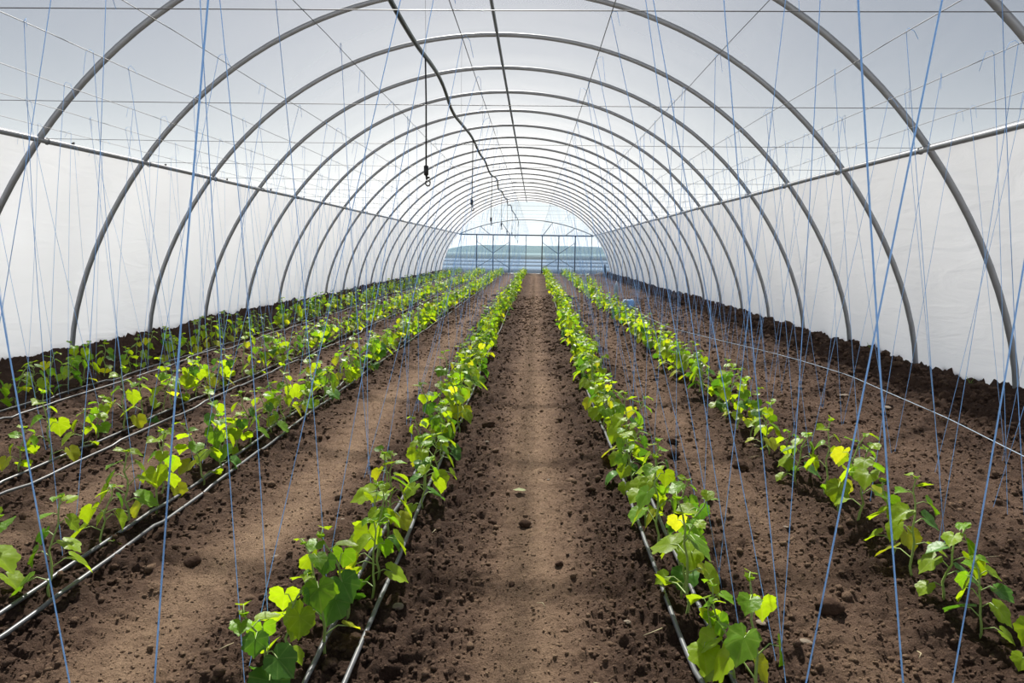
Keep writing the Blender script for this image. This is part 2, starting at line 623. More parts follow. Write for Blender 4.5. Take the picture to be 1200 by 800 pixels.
b.add(Vh, [(r * n + i, r * n + i + 1, (r + 1) * n + i + 1, (r + 1) * n + i) for r in range(3) for i in range(n - 1)])
tag(b.build('hill', M['hill']), 'low wooded rise on the horizon beyond the field', 'hill', kind='structure')

ORD = ['first', 'second', 'third', 'fourth', 'fifth', 'sixth', 'seventh', 'eighth', 'ninth', 'tenth', 'eleventh', 'twelfth', 'thirteenth', 'fourteenth',
       'fifteenth', 'sixteenth', 'seventeenth', 'eighteenth', 'nineteenth', 'twentieth', 'twenty-first', 'twenty-second', 'twenty-third', 'twenty-fourth']

# ------------------------------------------------------------------ hoops, purlins, ridge
th = np.linspace(-.03, math.pi + .03, 65)
P = arch_pt(th)
hb = MB().tube(np.column_stack([P[:, 0], 0 * th, P[:, 1]]), .031, 10)
hoop_me = hb.mesh('steel_hoop', M['steel'])
for k in range(-1, 21):
    o = link('steel_hoop', hoop_me)
    o.location = (0, ARCH0 + k * BAY, 0)
    tag(o, 'grey galvanised steel hoop under the film, %s hoop from the end gates' % ORD[20 - k], 'hoop', 'steel hoops of the tunnel')


def purlin(sx, label):
    root = link('side_purlin', None)
    root.location = (sx * (PW - .03), 0, PH - .03)
    yy = np.linspace(Y_FRONT, Y_BACK, 40)
    MB().tube(np.column_stack([0 * yy, yy, .006 * np.sin(yy * .9)]), .026, 10).build('tube', M['steel'], root)
    cl = MB().box((0, 0, 0), (.02, .03, .02)).box((.0, .015, .015), (.012, .02, .015)).mesh('clip', M['black'], False)
    wr = MB()
    a = np.linspace(0, 2 * math.pi, 13)
    wr.tube(np.column_stack([.031 * np.cos(a), .01 * np.sin(a * .5), .031 * np.sin(a)]), .005, 5)
    wrm = wr.mesh('clamp', M['steel_dark'])
    for k in range(-6, 21):
        if sx < 0:
            c = link('clip', cl, root)
            c.location = (0, ARCH0 + k * BAY + .42, .030)
        c = link('clamp', wrm, root)
        c.location = (0, ARCH0 + k * BAY + .03, 0)
    return tag(root, label, 'purlin', 'side purlins')


purlin(-1, 'long steel purlin pipe along the film wall beside the sixth plant row')
purlin(1, 'long steel purlin pipe along the film wall above the bare bed')
yy = np.linspace(Y_FRONT, Y_BACK, 30)
tag(MB().tube(np.column_stack([0 * yy, yy, 0 * yy + 4.566 - .045]), .024, 10).build('ridge_pipe', M['steel_dark']),
    'straight steel ridge pipe under the crown of the hoops', 'ridge pipe')

# ------------------------------------------------------------------ wires at purlin height
WX = [-4.20, -3.70, -3.04, -2.44, -1.77, -1.13, -.41, .235, .91, 1.52, 2.265, 2.88, 3.55, 4.15]
ZW = 2.48
for i, x in enumerate(WX):
    yy = np.linspace(Y_FRONT, Y_BACK, 55)
    zz = ZW - .012 * np.sin(math.pi * ((yy - ARCH0) / BAY % 1))
    o = MB().tube(np.column_stack([0 * yy + x, yy, zz]), .0022, 4).build('trellis_wire', M['wire'])
    tag(o, 'thin lengthwise trellis wire, %s from the film wall beside the bare bed' % ORD[len(WX) - 1 - i], 'wire', 'long trellis wires')
cw = MB().tube([(-PW, 0, ZW + .006), (-2, 0, ZW - .004), (0, 0, ZW - .006), (2, 0, ZW - .004), (PW, 0, ZW + .006)], .0024, 4).mesh('cross_wire', M['wire'])
for k in range(-2, 21):
    o = link('cross_wire', cw)
    o.location = (0, ARCH0 + k * BAY - (.0 if k != -2 else .12), 0)
    tag(o, 'thin cross wire stretched between the side purlins, %s cross wire from the end gates' % ORD[20 - k], 'wire', 'cross wires at the hoops')

# ------------------------------------------------------------------ mist line under the ridge
px, pz = -.50, 3.30
yy = np.linspace(Y_FRONT + .5, Y_BACK - .3, 260)
wx = px + .035 * (vnoise(yy * .9, yy * 0 + 2) - .5) + .03 * np.sin(yy * 1.1)
zz = pz + .05 * np.sin(yy / BAY * 2 * math.pi * .5 + .6) + .04 * (vnoise(yy * .7 + 3, yy * 0) - .5)
zz = np.where(yy > 41, zz - .5 * ((yy - 41) / 3) ** 2, zz)
root = link('mist_line', None)
MB().tube(np.column_stack([wx, yy, zz]), .021, 8).build('pipe', M['pipe'], root)
for k in range(-6, 21, 2):
    y0 = ARCH0 + k * BAY
    x0, z0 = float(np.interp(y0, yy, wx)), float(np.interp(y0, yy, zz))
    MB().tube([(x0, y0, z0), (x0 - .004, y0, (z0 + 4.53) / 2), (x0, y0, 4.53)], .0016, 4).build('hanger_wire', M['wire'], root)
tag(root, 'sagging black irrigation pipe hung below the hoops beside the ridge pipe', 'pipe')


def dropper_mesh():
    b = MB()
    L = 1.0
    rod = MB().tube([(0, 0, 0), (.004, 0, -.4), (.0, 0, -L)], .0078, 6)
    wt = MB().tube([(0, 0, -L + .005), (0, 0, -L - .005), (0, 0, -L - .085), (0, 0, -L - .095)], [.012, .023, .023, .012], 10)
    br = MB()
    br.tube([(0, 0, -L - .09), (.006, 0, -L - .115), (.004, 0, -L - .135)], [.009, .013, .007], 8)
    br.tube([(.004, 0, -L - .115), (.034, .0, -L - .108)], .010, 8)
    a = np.linspace(.15, 1.9 * math.pi, 16)
    br.tube(np.column_stack([.016 + .022 * np.cos(a + 1.9), 0 * a, -L - .165 + .026 * np.sin(a + 1.9)]), .0075, 6)
    return rod.mesh('tube', M['black']), wt.mesh('weight', M['black']), br.mesh('nozzle', M['black'])


dm = dropper_mesh()
for k in range(0, 8):
    y0 = 6.75 + 5.15 * k
    x0, z0 = float(np.interp(y0, yy, wx)), float(np.interp(y0, yy, zz))
    root = link('mist_nozzle', None)
    root.location = (x0, y0, z0 - .01)
    root.rotation_euler = (random.uniform(-.015, .015), random.uniform(-.01, .02), random.uniform(-.6, .6))
    for nm, me in zip(('tube', 'weight', 'nozzle'), dm):
        link(nm, me, root)
    tag(root, 'black mist nozzle dangling from the irrigation pipe, %s nozzle from the gates' % ORD[7 - k], 'nozzle', 'hanging mist nozzles')

# ------------------------------------------------------------------ end frame and gates
YE = Y_BACK - .02
root = link('end_frame', None)
root.location = (0, YE, 0)
MB().box((0, 0, 2.44), (2 * PW, .06, .085)).build('header_beam', M['steel_dark'], root, False)
t = np.linspace(-1, 1, 33)
MB().tube(np.column_stack([t * PW, 0 * t, 2.46 + .95 * (1 - np.abs(t) ** 2.0)]), .03, 8).build('arched_chord', M['steel'], root)
for x0, x1 in ((-2.32, -2.93), (-1.02, -1.62), (1.08, 1.68), (2.5, 3.1)):
    zt = 2.46 + .95 * (1 - (x1 / PW) ** 2)
    MB().tube([(x0, 0, 2.46), (x1, 0, zt)], .024, 6).build('strut', M['steel'], root)
for x, r in ((-4.17, .022), (0, .02), (4.17, .022)):
    MB().tube([(x, 0, -.05), (x, 0, 2.44)], r, 8).build('post', M['steel_dark'], root)
tag(root, 'steel end frame with header beam and shallow arched truss over the gates', 'frame')
for i, (cx, lab) in enumerate(((-2.1, 'steel braced gate leaf at the far end of the third to fifth plant rows'),
                               (2.08, 'steel braced gate leaf at the far end of the first and second plant rows'))):
    root = link('door_%d' % (i + 1), None)
    root.location = (cx, YE - .05, 0)
    for dx in (-1.05, 0, 1.05):
        MB().box((dx, 0, 1.22), (.07, .05, 2.36)).build('stile', M['steel_dark'], root, False)
    for s in (-1, 1):
        MB().tube([(s * 1.04, 0, 2.0), (0, 0, 1.28)], .02, 6).build('brace', M['steel_dark'], root)
        MB().tube([(s * 1.04, 0, .36), (0, 0, 1.0)], .02, 6).build('brace', M['steel_dark'], root)
    MB().box((0, 0, .07), (2.1, .05, .06)).build('bottom_rail', M['steel_dark'], root, False)
    tag(root, lab, 'gate', kind='structure')
tag(MB().tube([(5.04, Y_BACK - .5, -.05), (5.03, Y_BACK - .5, .35), (5.0, Y_BACK - .5, .68)], [.075, .07, .035], 6).build('stake', M['black'], None, False),
    'short black stake at the foot of the end wall beside the bare bed', 'stake')

# ------------------------------------------------------------------ drip hoses
HOSES = {'second': (1.175, 1.30), 'third': (-.005, -.145), 'fourth': (-1.335, -1.445), 'fifth': (-2.395, -2.54), 'sixth': (-3.765, -3.93)}
for row, hs in HOSES.items():
    for hi, x in enumerate(hs):
        side = 'nearer to' if x == max(hs) else 'farther from'
        y = np.concatenate([np.arange(.6, 12, .09), np.arange(12, Y_BACK - .5, .5)])
        xo = x + .030 * (vnoise(y * .45 + x * 9, y * 0 + 1) - .5) + .018 * (vnoise(y * 1.6 + x * 5, y * 0 + 4) - .5)
        z = soil_h(xo, y)
        kk = np.ones(9) / 9
        zp = np.pad(z, 4, mode='edge')
        zs = np.convolve(zp, kk, 'valid')
        zm = np.max([zp[i:i + len(z)] for i in range(9)], axis=0)
        o = MB().tube(np.column_stack([xo, y, zm * .75 + zs * .25 + .010]), .0098, 8).build('drip_hose', M['hose'])
        tag(o, 'grey drip hose of the %s plant row, on its side %s the bare bed' % (row, side), 'hose', 'drip hoses of the %s row' % row)


# ------------------------------------------------------------------ cucumber plants
def leaf_shape(seed, n):
    r = np.random.default_rng(seed)
    ph = np.linspace(-166, 166, n)
    ctrl_a = [0, 14, 28, 40, 52, 64, 76, 90, 104, 118, 132, 148, 166]
    ctrl_r = [1.03, .88, .77, .79, .86, .80, .70, .71, .73, .64, .60, .56, .38]
    rr = np.interp(np.abs(ph), ctrl_a, ctrl_r) * (1 + r.uniform(-.025, .025, n) + (.03 * (-1.0) ** np.arange(n) if n > 20 else 0))
    a = np.radians(ph)
    fold, droop, cup = r.uniform(.05, .4), r.uniform(.15, .65), r.uniform(-.25, .2)
    tw = r.uniform(-.25, .25)

    def surf(x, y):
        z = fold * np.abs(y) ** 1.15 - droop * np.clip(x, -1, 2) ** 2 * .55 - cup * y ** 2 + tw * x * y
        z = z - (.25 + .2 * tw) * np.clip(np.abs(y) - .35, 0, 1) ** 1.5
        z = z + .10 * (vnoise(x * 3.1 + seed * 7.3 + 100, y * 3.1 + 60) - .5)
        return z
    rings = (.5, 1.0) if n >= 18 else (1.0,)
    V = [(0., 0., 0.)]
    for k, s in enumerate(rings):
        for i in range(n):
            x, y = s * rr[i] * math.cos(a[i]), s * rr[i] * math.sin(a[i])
            if s < 1:
                x, y = s * (.8 * rr[i] + .15) * math.cos(a[i]), s * (.8 * rr[i] + .15) * math.sin(a[i])
            V.append((x, y, float(surf(np.float64(x), np.float64(y)))))
    T = [(0, 1 + i, 2 + i) for i in range(n - 1)]
    if len(rings) == 2:
        for i in range(n - 1):
            p, q_ = 1 + i, 1 + n + i
            T += [(p, q_, q_ + 1), (p, q_ + 1, p + 1)]
    V = np.array(V)
    return V, np.array(T), V[:, :2].copy()


LEAF_MATS = ['leaf_dark', 'leaf_green', 'leaf_lime', 'leaf_yellow']
NSHAPE = 6
LEAF_HI = [leaf_shape(s, 33) for s in range(NSHAPE)]
LEAF_LO = [leaf_shape(s, 11) for s in range(NSHAPE)]
LEAF_ME = {(s, c): mesh_from('leaf', LEAF_HI[s][0], LEAF_HI[s][1], [M[LEAF_MATS[c]]], True, uv=LEAF_HI[s][2]) for s in range(NSHAPE) for c in range(4)}


def plant_proto(seed):
    """stem points, petioles and a list of leaves (shape, colour, matrix) of one young cucumber plant"""
    r = random.Random(seed)
    H = r.uniform(.33, .47)
    lx, ly = r.uniform(-.10, .10), r.uniform(-.10, .10)
    nseg = 9
    stem = []
    for i in range(nseg):
        t = i / (nseg - 1)
        stem.append((lx * t * t + .008 * math.sin(i * 2.1 + seed), ly * t * t + .008 * math.cos(i * 1.7 + seed), H * t - .02))
    stem = np.array(stem)
    nl = r.randint(7, 9)
    az = r.uniform(0, 6.28)
    tubes = [(stem, np.linspace(.0062, .003, nseg))]
    leaves = []
    for i in range(nl):
        t = .20 + .80 * (i / (nl - 1)) ** .85
        k = t * (nseg - 1)
        k0 = min(int(k), nseg - 2)
        p0 = stem[k0] + (stem[k0 + 1] - stem[k0]) * (k - k0)
        az += math.pi + r.uniform(-.75, .75)
        size = (.088 - .056 * t ** 2.2) * r.uniform(.8, 1.2)
        if i == 0:
            size *= r.uniform(.6, 1)
        plen = (.115 - .085 * t) * r.uniform(.75, 1.25)
        d = np.array([math.cos(az), math.sin(az), 0])
        rise = r.uniform(.35, .9) if i else r.uniform(.1, .5)
        p1 = p0 + d * plen * .55 + np.array([0, 0, plen * rise * .75])
        p2 = p0 + d * plen + np.array([0, 0, plen * (rise * .75 - .15)])
        tubes.append((np.array([p0, p1, p2]), np.array([.0034, .0028, .0022]) * (1 - .4 * t)))
        tilt = r.uniform(.3, 1.35) if t < .8 else r.uniform(-.5, .6)
        m_ = Matrix.Translation(p2) @ Matrix.Rotation(az + r.uniform(-.5, .5), 4, 'Z') @ Matrix.Rotation(tilt, 4, 'Y') \
            @ Matrix.Rotation(r.uniform(-.4, .4), 4, 'X') @ Matrix.Scale(size, 4)
        u = r.random()
        if t < .45:
            c = 3 if u < .18 else 2 if u < .66 else 1 if u < .90 else 0
        elif t < .8:
            c = 3 if u < .04 else 2 if u < .52 else 1 if u < .86 else 0
        else:
            c = 2 if u < .55 else 1
        leaves.append((r.randrange(NSHAPE), c, m_))
    # tiny furled leaves at the growing tip
    for j in range(2):
        m_ = Matrix.Translation(stem[-1]) @ Matrix.Rotation(az + 2.1 * j + 1, 4, 'Z') @ Matrix.Rotation(-.7, 4, 'Y') @ Matrix.Scale(.022, 4)
        leaves.append((r.randrange(NSHAPE), 2 - j, m_))
    return tubes, leaves


NPROTO = 14
PROTO = [plant_proto(100 + i) for i in range(NPROTO)]
STEM_ME = []
for tubes, leaves in PROTO:
    b = MB()
    for P_, R_ in tubes:
        b.tube(P_, R_, 5, False)
    STEM_ME.append(b.mesh('stem', M['stem']))


def whole_plant(tubes, leaves, shapes, nside):
    V, F, U, MI, n = [], [], [], [], 0
    b = MB()
    for P_, R_ in tubes:
        b.tube(P_ if nside > 3 else P_[::2] if len(P_) > 3 else P_, R_ if nside > 3 else R_[::2] if len(R_) > 3 else R_, nside, False)
    Vs = np.concatenate(b.V)
    Qs = np.concatenate(b.Q)
    Ts = np.concatenate([Qs[:, [0, 1, 2]], Qs[:, [0, 2, 3]]])
    V.append(Vs)
    F.append(Ts)
    U.append(np.zeros((len(Vs), 2)))
    MI.append(np.zeros(len(Ts), int))
    n += len(Vs)
    for s, c, m_ in leaves:
        lv, lt, lu = shapes[s]
        A = np.array(m_)
        V.append(lv @ A[:3, :3].T + A[:3, 3])
        F.append(lt + n)
        U.append(lu)
        MI.append(np.full(len(lt), c + 1))
        n += len(lv)
    return np.concatenate(V), np.concatenate(F), np.concatenate(U), np.concatenate(MI)


PLANT_MATS = [M['stem']] + [M[k] for k in LEAF_MATS]
MID_ME = [mesh_from('cucumber_plant', *(lambda w: (w[0], w[1]))(w), PLANT_MATS, True, uv=w[2], midx=w[3]) for w in
          (whole_plant(t_, l_, LEAF_HI, 4) for t_, l_ in PROTO)]
FAR = [whole_plant(t_, l_, LEAF_LO, 3) for t_, l_ in PROTO]

FIRST = {'first': [(2.43, 2.33), (2.37, 2.55), (2.38, 2.82), (2.36, 3.03), (2.42, 3.30), (2.40, 3.62), (2.38, 3.85), (2.42, 4.11)],
         'second': [(1.24, 2.26), (1.31, 2.18), (1.34, 2.02), (1.25, 2.62), (1.27, 2.80), (1.30, 3.0)],
         'third': [(-.25, 2.24), (-.13, 2.30), (-.22, 2.05), (-.10, 2.50), (-.05, 2.70), (-.07, 2.87)],
         'fourth': [(-1.40, 2.63), (-1.66, 2.62), (-1.47, 3.08), (-1.49, 3.34), (-1.46, 3.55)]}
plants = []
for row, (rx, sp, jit, y0) in ROWS.items():
    y = y0
    for (x, yv) in FIRST.get(row, []):
        plants.append((row, x, yv))
        y = max(y, yv + sp)
    while y < Y_BACK - 1.2:
        plants.append((row, rx + random.uniform(-jit, jit) + .05 * math.sin(y * .35 + rx), y))
        y += sp * random.uniform(.75, 1.3)
for i in range(9):       # a short stand of plants at the far end of the bare bed
    plants.append(('bare', 3.0 + random.uniform(-.15, .25), 26 + i * .75))


def depth_of(x, y):
    return (Vector((x, y, .2)) - CAM).dot(_f)


def in_view(x, y):
    d = Vector((x, y, .2)) - CAM
    z_ = d.dot(_f)
    return z_ > .3 and abs(d.dot(_rc) / z_) < .78 and -.56 < d.dot(_uc) / z_ < .6


plants.sort(key=lambda p: (not in_view(p[1], p[2]), depth_of(p[1], p[2])))
N_PARTS, N_SINGLE = 120, 298
ROWLAB = {
    'first': ('in the row next to the bare bed', 'plants of the first row'),
    'second': ('in the second row from the bare bed', 'plants of the second row'),
    'third': ('in the third row from the bare bed', 'plants of the third row'),
    'fourth': ('in the fourth row from the bare bed', 'plants of the fourth row'),
    'fifth': ('in the fifth row from the bare bed', 'plants of the fifth row'),
    'sixth': ('in the sixth row, along the film wall', 'plants of the sixth row'),
    'bare': ('standing alone in the bare bed', 'plants in the bare bed')}
far_V, far_F, far_U, far_M, far_n = [], [], [], [], 0
for i, (row, x, y) in enumerate(plants):
    k = random.randrange(NPROTO)
    rz, sc = random.uniform(0, 6.283), random.uniform(.85, 1.15)
    z = float(soil_h(x, y))
    if i < N_SINGLE:
        if i < N_PARTS:
            o = link('cucumber_plant', None)
            link('stem', STEM_ME[k], o)
            for s, c, m_ in PROTO[k][1]:
                l = link('leaf', LEAF_ME[(s, c)], o)
                l.matrix_local = m_
        else:
            o = link('cucumber_plant', MID_ME[k])
        o.location = (x, y, z)
        o.rotation_euler = (0, 0, rz)
        o.scale = (sc, sc, sc)
        hgt = sc * float(PROTO[k][0][0][0][-1, 2])
        ny_ = sum(1 for l_ in PROTO[k][1] if l_[1] == 3)
        nd_ = sum(1 for l_ in PROTO[k][1] if l_[1] == 0)
        size = 'tall' if hgt > .42 else 'low' if hgt < .35 else 'middling'
        look = ('one yellow leaf', 'two yellow leaves', 'several yellow leaves')[min(ny_, 3) - 1] if ny_ else 'a dark green leaf' if nd_ else 'all lime green leaves'
        tag(o, '%s cucumber plant with %s %s' % (size, look, ROWLAB[row][0]), 'plant', ROWLAB[row][1])
    else:
        V, F, U, MI = FAR[k]
        ca, sa = math.cos(rz) * sc, math.sin(rz) * sc
        far_V.append(np.column_stack([V[:, 0] * ca - V[:, 1] * sa + x, V[:, 0] * sa + V[:, 1] * ca + y, V[:, 2] * sc + z]))
        far_F.append(F + far_n)
        far_U.append(U)
        far_M.append(MI)
        far_n += len(V)
o = link('cucumber_foliage', mesh_from('cucumber_foliage', np.concatenate(far_V), np.concatenate(far_F), PLANT_MATS, True,
                                       uv=np.concatenate(far_U), midx=np.concatenate(far_M)))
tag(o, 'dense distant cucumber seedlings filling all rows towards the gates', 'foliage', kind='stuff')

# ------------------------------------------------------------------ blue twine
strings = []      # row, foot, top
FEET = {'first': (2.66, 2.265, 2.88, 2.6), 'second': (1.52, .91, 1.52, 2.3), 'third': (-.36, -.41, .235, 2.1), 'fourth': (-1.68, -1.77, -1.13, 2.4),
        'fifth': (-2.80, -3.04, -2.44, 3.2), 'sixth': (-3.95, -4.20, -3.70, 4.4), 'bare': (3.34, 2.88, 3.55, 3.4), 'bare_wall': (3.95, 3.55, 4.15, 4.4)}
for row, (fx, wa, wb, y0) in FEET.items():
    y = y0
    while y < Y_BACK - .8:
        x = fx + random.uniform(-.09, .09)
        if row != 'bare_wall' or random.random() < .35:
            ya, yb = y + random.uniform(-.25, .25), y + random.uniform(-.25, .25)
            strings.append((row, (x, y), (wa, ya)))
            strings.append((row, (x + random.uniform(-.04, .04), y + random.uniform(-.03, .1)), (wb, yb)))
        y += random.uniform(.46, .80)
near = [('third', (-.319, 1.45), (.001, 1.45)), ('second', (1.563, 1.5), (1.189, 1.5)), ('first', (1.704, 1.7), (1.833, 1.7)),
        ('second', (1.258, 1.6), (1.532, 1.6)), ('third', (-.621, 1.7), (-.845, 1.7)), ('second', (1.439, 2.0), (1.065, 2.0)),
        ('third', (-.338, 2.3), (-.445, 2.3)), ('second', (1.455, 2.6), (.961, 2.6))]
strings.sort(key=lambda s: depth_of(s[1][0], s[1][1]))
strings = near + strings
SLAB = {
    'first': 'blue twine rising beside the first plant row to a wire',
    'second': 'blue twine rising beside the second plant row to a wire',
    'third': 'blue twine rising beside the third plant row to a wire',
    'fourth': 'blue twine rising beside the fourth plant row to a wire',
    'fifth': 'blue twine rising beside the fifth plant row to a wire',
    'sixth': 'blue twine rising along the sixth plant row to a wire',
    'bare': 'blue twine hung in the bare bed by the first row',
    'bare_wall': 'blue twine hung in the bare bed by the film wall'}
far_b = MB()
for i, (row, (fx, fy), (tx, ty)) in enumerate(strings):
    z0 = float(soil_h(fx, fy)) - .01
    t = np.linspace(0, 1, 9 if i < 150 else 5)
    sg = random.uniform(-.02, .02)
    P_ = np.column_stack([fx + (tx - fx) * t + sg * np.sin(math.pi * t), fy + (ty - fy) * t + .6 * sg * np.sin(math.pi * t), z0 + (ZW - z0) * t])
    a = random.uniform(0, 6.28)
    tail = np.array([(tx + .015 * math.cos(a), ty, ZW + .012), (tx + .04 * math.cos(a), ty + .03 * math.sin(a), ZW + .02 * math.sin(a * 3)),
                     (tx + .06 * math.cos(a), ty + .05 * math.sin(a), ZW - random.uniform(.03, .12))])
    if i < 298:
        b = MB().tube(P_, .0021 if i < 5 else .0014, 5, False)
        b.tube(np.concatenate([P_[-1:], tail]), .0012, 4, False)
        o = b.build('blue_twine', M['twine'])
        tag(o, SLAB[row] + (', leaning to the bare bed' if tx > fx + .08 else ', leaning from the bare bed' if tx < fx - .08 else ''), 'twine', 'blue twines of the %s' % ('bare bed' if row == 'bare' else 'bare bed edge' if row == 'bare_wall' else row + ' row'))
    else:
        far_b.tube(P_, .0018, 3, False)
tag(far_b.build('twine_curtain', M['twine']), 'countless distant blue twines strung between the beds and the wires', 'twine', kind='stuff')

# loose twine, its spool and a hanging skein over the bare bed
P_ = np.array([(3.86, 3.8, .15), (3.96, 4.62, .13), (4.09, 5.72, .13), (4.15, 6.71, .12), (4.17, 7.71, .13), (4.04, 8.64, .13), (3.86, 9.48, .13),
               (3.5, 10.81, .12), (3.1, 12.6, .10), (3.05, 15.0, .08), (3.05, 17.7, .12)])
tt = np.linspace(0, len(P_) - 1, 60)
Ps = np.column_stack([np.interp(tt, np.arange(len(P_)), P_[:, j]) for j in range(3)])
Ps[1:-1] = (Ps[:-2] + 2 * Ps[1:-1] + Ps[2:]) / 4
tag(MB().tube(Ps, .003, 5).build('loose_twine', M['twine_pale']), 'slack pale blue twine running low across the bare bed from a spool', 'twine')
root = link('twine_spool', None)
root.location = (3.05, 17.8, .02)
root.rotation_euler = (0, 0, .5)
a = np.linspace(0, 1, 7)
MB().tube([(-.10, 0, .12), (-.095, 0, .12), (.095, 0, .12), (.10, 0, .12)], [.08, .115, .115, .08], 18).build('winding', M['twine'], root)
for s in (-1, 1):
    MB().tube([(s * .10, 0, .12), (s * .112, 0, .12)], .125, 18).build('flange', M['twine_pale'], root)
tag(root, 'round spool of blue twine lying in the bare bed', 'spool')
root = link('twine_skein', None)
root.location = (3.03, 20.4, 0)
for j in range(7):
    a = j * .9
    P_ = [(0, 0, .62), (.035 * math.cos(a), .035 * math.sin(a), .45), (.05 * math.cos(a), .05 * math.sin(a), .25), (.03 * math.cos(a + .5), .03 * math.sin(a + .5), .02)]
    MB().tube(P_, [.006, .018, .02, .01], 6).build('strand', M['twine_pale'], root)
MB().tube([(0, 0, .6), (.1, .05, ZW)], .003, 4).build('tie', M['twine'], root)
tag(root, 'pale skein of twine hanging in the bare bed near the spool', 'twine')

# ------------------------------------------------------------------ clods, crumbs, stones, litter
ico_t = (1 + 5 ** .5) / 2
ICO_V = np.array([(-1, ico_t, 0), (1, ico_t, 0), (-1, -ico_t, 0), (1, -ico_t, 0), (0, -1, ico_t), (0, 1, ico_t), (0, -1, -ico_t), (0, 1, -ico_t),
                  (ico_t, 0, -1), (ico_t, 0, 1), (-ico_t, 0, -1), (-ico_t, 0, 1)]) / 1.902
ICO_F = np.array([(0, 11, 5), (0, 5, 1), (0, 1, 7), (0, 7, 10), (0, 10, 11), (1, 5, 9), (5, 11, 4), (11, 10, 2), (10, 7, 6), (7, 1, 8),
                  (3, 9, 4), (3, 4, 2), (3, 2, 6), (3, 6, 8), (3, 8, 9), (4, 9, 5), (2, 4, 11), (6, 2, 10), (8, 6, 7), (9, 8, 1)])
NC = 50000
cy = 1.7 * (22 / 1.7) ** (rng.random(NC * 3))
half = np.minimum(5.2, .9 + .80 * cy)
cx = np.clip(.6 + (rng.random(NC * 3) * 2 - 1) * half, -5.2, 5.2)
dr = dryness_fade(cx, cy)
keep = rng.random(NC * 3) < np.clip(1.0 - dr * .9, .25, 1) * .95
cx, cy, dr = cx[keep][:NC], cy[keep][:NC], dr[keep][:NC]
nC = len(cx)
sz = .0028 + .0085 * rng.random(nC) ** 3.5 * (1 + .10 * cy) + .0010 * cy
sz *= np.where(rng.random(nC) < .03, 1.9, 1) * (1 + 1.3 * sstep(4.3, 4.8, np.abs(cx)) * rng.random(nC)) * np.where(dr > .5, .65, 1)
cz = soil_h(cx, cy) + sz * .1
S = rng.uniform(.7, 1.25, (nC, 12, 1)) * ICO_V[None] * (sz[:, None, None] * rng.uniform(.7, 1.3, (nC, 1, 3)))
ang = rng.random(nC) * 6.283
ca, sa = np.cos(ang)[:, None], np.sin(ang)[:, None]
CV = np.stack([S[..., 0] * ca - S[..., 1] * sa + cx[:, None], S[..., 0] * sa + S[..., 1] * ca + cy[:, None], S[..., 2] * .8 + cz[:, None]], -1)
CF = ICO_F[None] + (np.arange(nC) * 12)[:, None, None]
o = link('soil_crumbs', mesh_from('soil_crumbs', CV.reshape(-1, 3), CF.reshape(-1, 3), [M['soil']], True, attr={'dry': np.repeat(np.clip(dr + .05 + .35 * rng.random(nC), 0, 1), 12)}))
tag(o, 'loose crumbs of soil strewn over the beds', 'soil crumbs', kind='stuff')

NG = 26000
gy_ = 1.75 * (8 / 1.75) ** rng.random(NG)
gx_ = np.clip(.6 + (rng.random(NG) * 2 - 1) * np.minimum(5, .9 + .8 * gy_), -5, 5)
gs_ = (.0016 + .0028 * rng.random(NG) ** 2) * (.7 + .14 * gy_)
gz_ = soil_h(gx_, gy_) + gs_ * .3
OCT_V = np.array([(1, 0, 0), (-1, 0, 0), (0, 1, 0), (0, -1, 0), (0, 0, 1), (0, 0, -1)], float)
OCT_F = np.array([(0, 2, 4), (2, 1, 4), (1, 3, 4), (3, 0, 4), (2, 0, 5), (1, 2, 5), (3, 1, 5), (0, 3, 5)])
GV = np.stack([gx_, gy_, gz_], -1)[:, None] + OCT_V[None] * rng.uniform(.7, 1.5, (NG, 6, 1)) * gs_[:, None, None]
o = link('soil_grains', mesh_from('soil_grains', GV.reshape(-1, 3), (OCT_F[None] + (np.arange(NG) * 6)[:, None, None]).reshape(-1, 3), [M['soil']], True,
                                  attr={'dry': np.repeat(np.clip(dryness_fade(gx_, gy_) * .8 + .55 * rng.random(NG), 0, 1), 6)}))
tag(o, 'fine pale grains of dry soil over the beds and paths', 'soil grains', kind='stuff')


def lump(seed, mat, name, squash=.75):
    r = np.random.default_rng(seed)
    V, F = ICO_V.copy(), ICO_F.copy()
    for _ in range(2):
        mid, F2, Vl = {}, [], list(map(tuple, V))
        def mp(a, b_):
            k_ = (min(a, b_), max(a, b_))
            if k_ not in mid:
                p_ = np.array(Vl[a]) + np.array(Vl[b_])
                mid[k_] = len(Vl)
                Vl.append(tuple(p_ / np.linalg.norm(p_)))
            return mid[k_]
        for a, b_, c in F:
            ab, bc, ca_ = mp(a, b_), mp(b_, c), mp(c, a)
            F2 += [(a, ab, ca_), (b_, bc, ab), (c, ca_, bc), (ab, bc, ca_)]
        V, F = np.array(Vl), np.array(F2)
    d = 1 + .35 * (vnoise(V[:, 0] * 1.7 + seed * 3 + 40, V[:, 1] * 1.7 + V[:, 2] * 2.3 + 60) - .5) + .22 * (vnoise(V[:, 0] * 4 + seed + 90, V[:, 2] * 4 + V[:, 1] * 3 + 20) - .5)
    V = V * d[:, None] * np.array([1.15, .9, squash])
    return mesh_from(name, V, F, [mat], True)


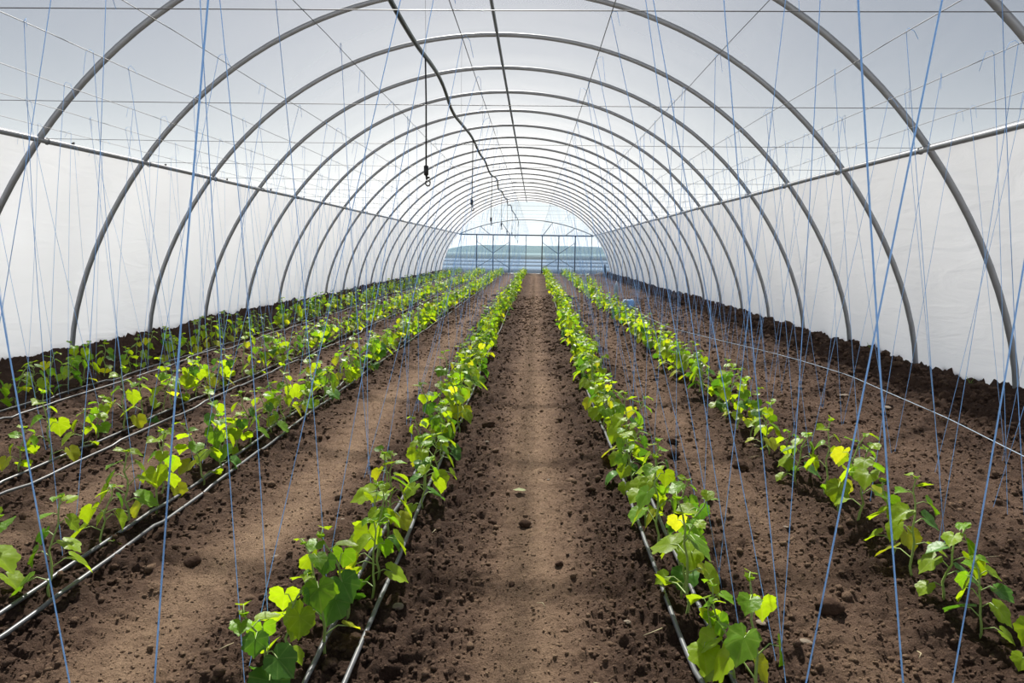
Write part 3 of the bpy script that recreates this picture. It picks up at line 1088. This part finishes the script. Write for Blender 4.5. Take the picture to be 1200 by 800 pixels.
CLODS = [lump(i, M['clod'], 'soil_clod') for i in range(4)]
STONES = [lump(10 + i, M['stone'], 'pale_stone', .5) for i in range(3)]
for i, (x, y, s) in enumerate([(.24, 5.62, .048), (.27, 4.45, .026), (.40, 3.55, .022), (1.62, 4.75, .045), (1.70, 5.2, .04), (1.86, 2.72, .05),
                               (.53, 2.9, .016), (.58, 3.55, .028), (-.98, 3.0, .035), (2.05, 4.6, .05), (.75, 3.1, .018), (.12, 3.1, .03),
                               (2.9, 4.4, .045), (-.30, 2.42, .04), (3.5, 6.0, .05), (.98, 4.1, .028)]):
    o = link('soil_clod', CLODS[i % 4])
    o.location = (x, y, float(soil_h(x, y)) + s * .35)
    o.scale = (s, s, s)
    o.rotation_euler = (0, 0, i * 1.3)
    tag(o, 'dark round clod of earth lying loose on the soil', 'clod', 'loose clods')
for i, (x, y, s) in enumerate([(.27, 5.0, .020), (1.55, 2.62, .030), (1.62, 2.72, .034), (1.66, 2.45, .03), (.07, 2.62, .035), (-.62, 3.1, .025),
                               (-.42, 3.55, .018), (2.35, 5.2, .03), (3.9, 7.2, .06), (4.05, 6.6, .05), (1.0, 2.55, .018), (2.0, 3.6, .02), (.72, 4.3, .016)]):
    o = link('pale_stone', STONES[i % 3])
    o.location = (x, y, float(soil_h(x, y)) + s * .2)
    o.scale = (s * .7, s * .7, s * .5)
    o.rotation_euler = (.1, .1, i * 1.9)
    tag(o, 'small pale flat stone lying on the soil', 'stone', 'pale stones')
for i, (x, y, ln, a) in enumerate([(.66, 2.70, .05, 2.4), (.10, 3.4, .11, 1.3), (1.10, 2.5, .12, .6), (.86, 2.2, .09, -.3), (-.5, 2.3, .06, .9), (2.05, 2.4, .05, 1.2),
                                   (2.9, 3.3, .1, .2), (3.3, 3.6, .12, -.2), (2.2, 4.8, .1, .5)]):
    ca, sa = math.cos(a), math.sin(a)
    P_ = [(-ln / 2 * ca, -ln / 2 * sa, .002), (0.01 * sa, -.01 * ca, .010), (ln / 2 * ca, ln / 2 * sa, .004)]
    o = MB().tube(P_, [.0015, .0024, .0012], 5).build('dry_straw', M['twig'])
    o.location = (x, y, float(soil_h(x, y)) + .006)
    tag(o, 'bit of dry straw lying on the soil', 'straw', 'bits of straw')
lv, lt, lu = leaf_shape(33, 25)
for x, y, s, a, lab in ((.55, 4.03, .055, 2.8, 'withered grey-green leaf lying on the trodden path'),):
    o = link('withered_leaf', mesh_from('withered_leaf', lv, lt, [M['dried_leaf']], True, uv=lu))
    o.location = (x, y, float(soil_h(x, y)) + .02)
    o.scale = (s, s * .6, s * .5)
    o.rotation_euler = (0, 0, a)
    tag(o, lab, 'leaf')
for x, y in ((5.22, 7.25), (5.2, 9.4)):
    root = link('grass_tuft', None)
    root.location = (x, y, float(soil_h(x, y)) - .01)
    for j in range(6):
        a, hgt = j * 1.05, random.uniform(.07, .14)
        P_ = [(0, 0, 0), (.015 * math.cos(a), .015 * math.sin(a), hgt * .6), (.045 * math.cos(a), .045 * math.sin(a), hgt)]
        MB().tube(P_, [.003, .0025, .0006], 3, False).build('blade', M['grass'], root)
    tag(root, 'small tuft of grass sprouting at the foot of the film wall by the bare bed', 'grass', 'grass tufts')
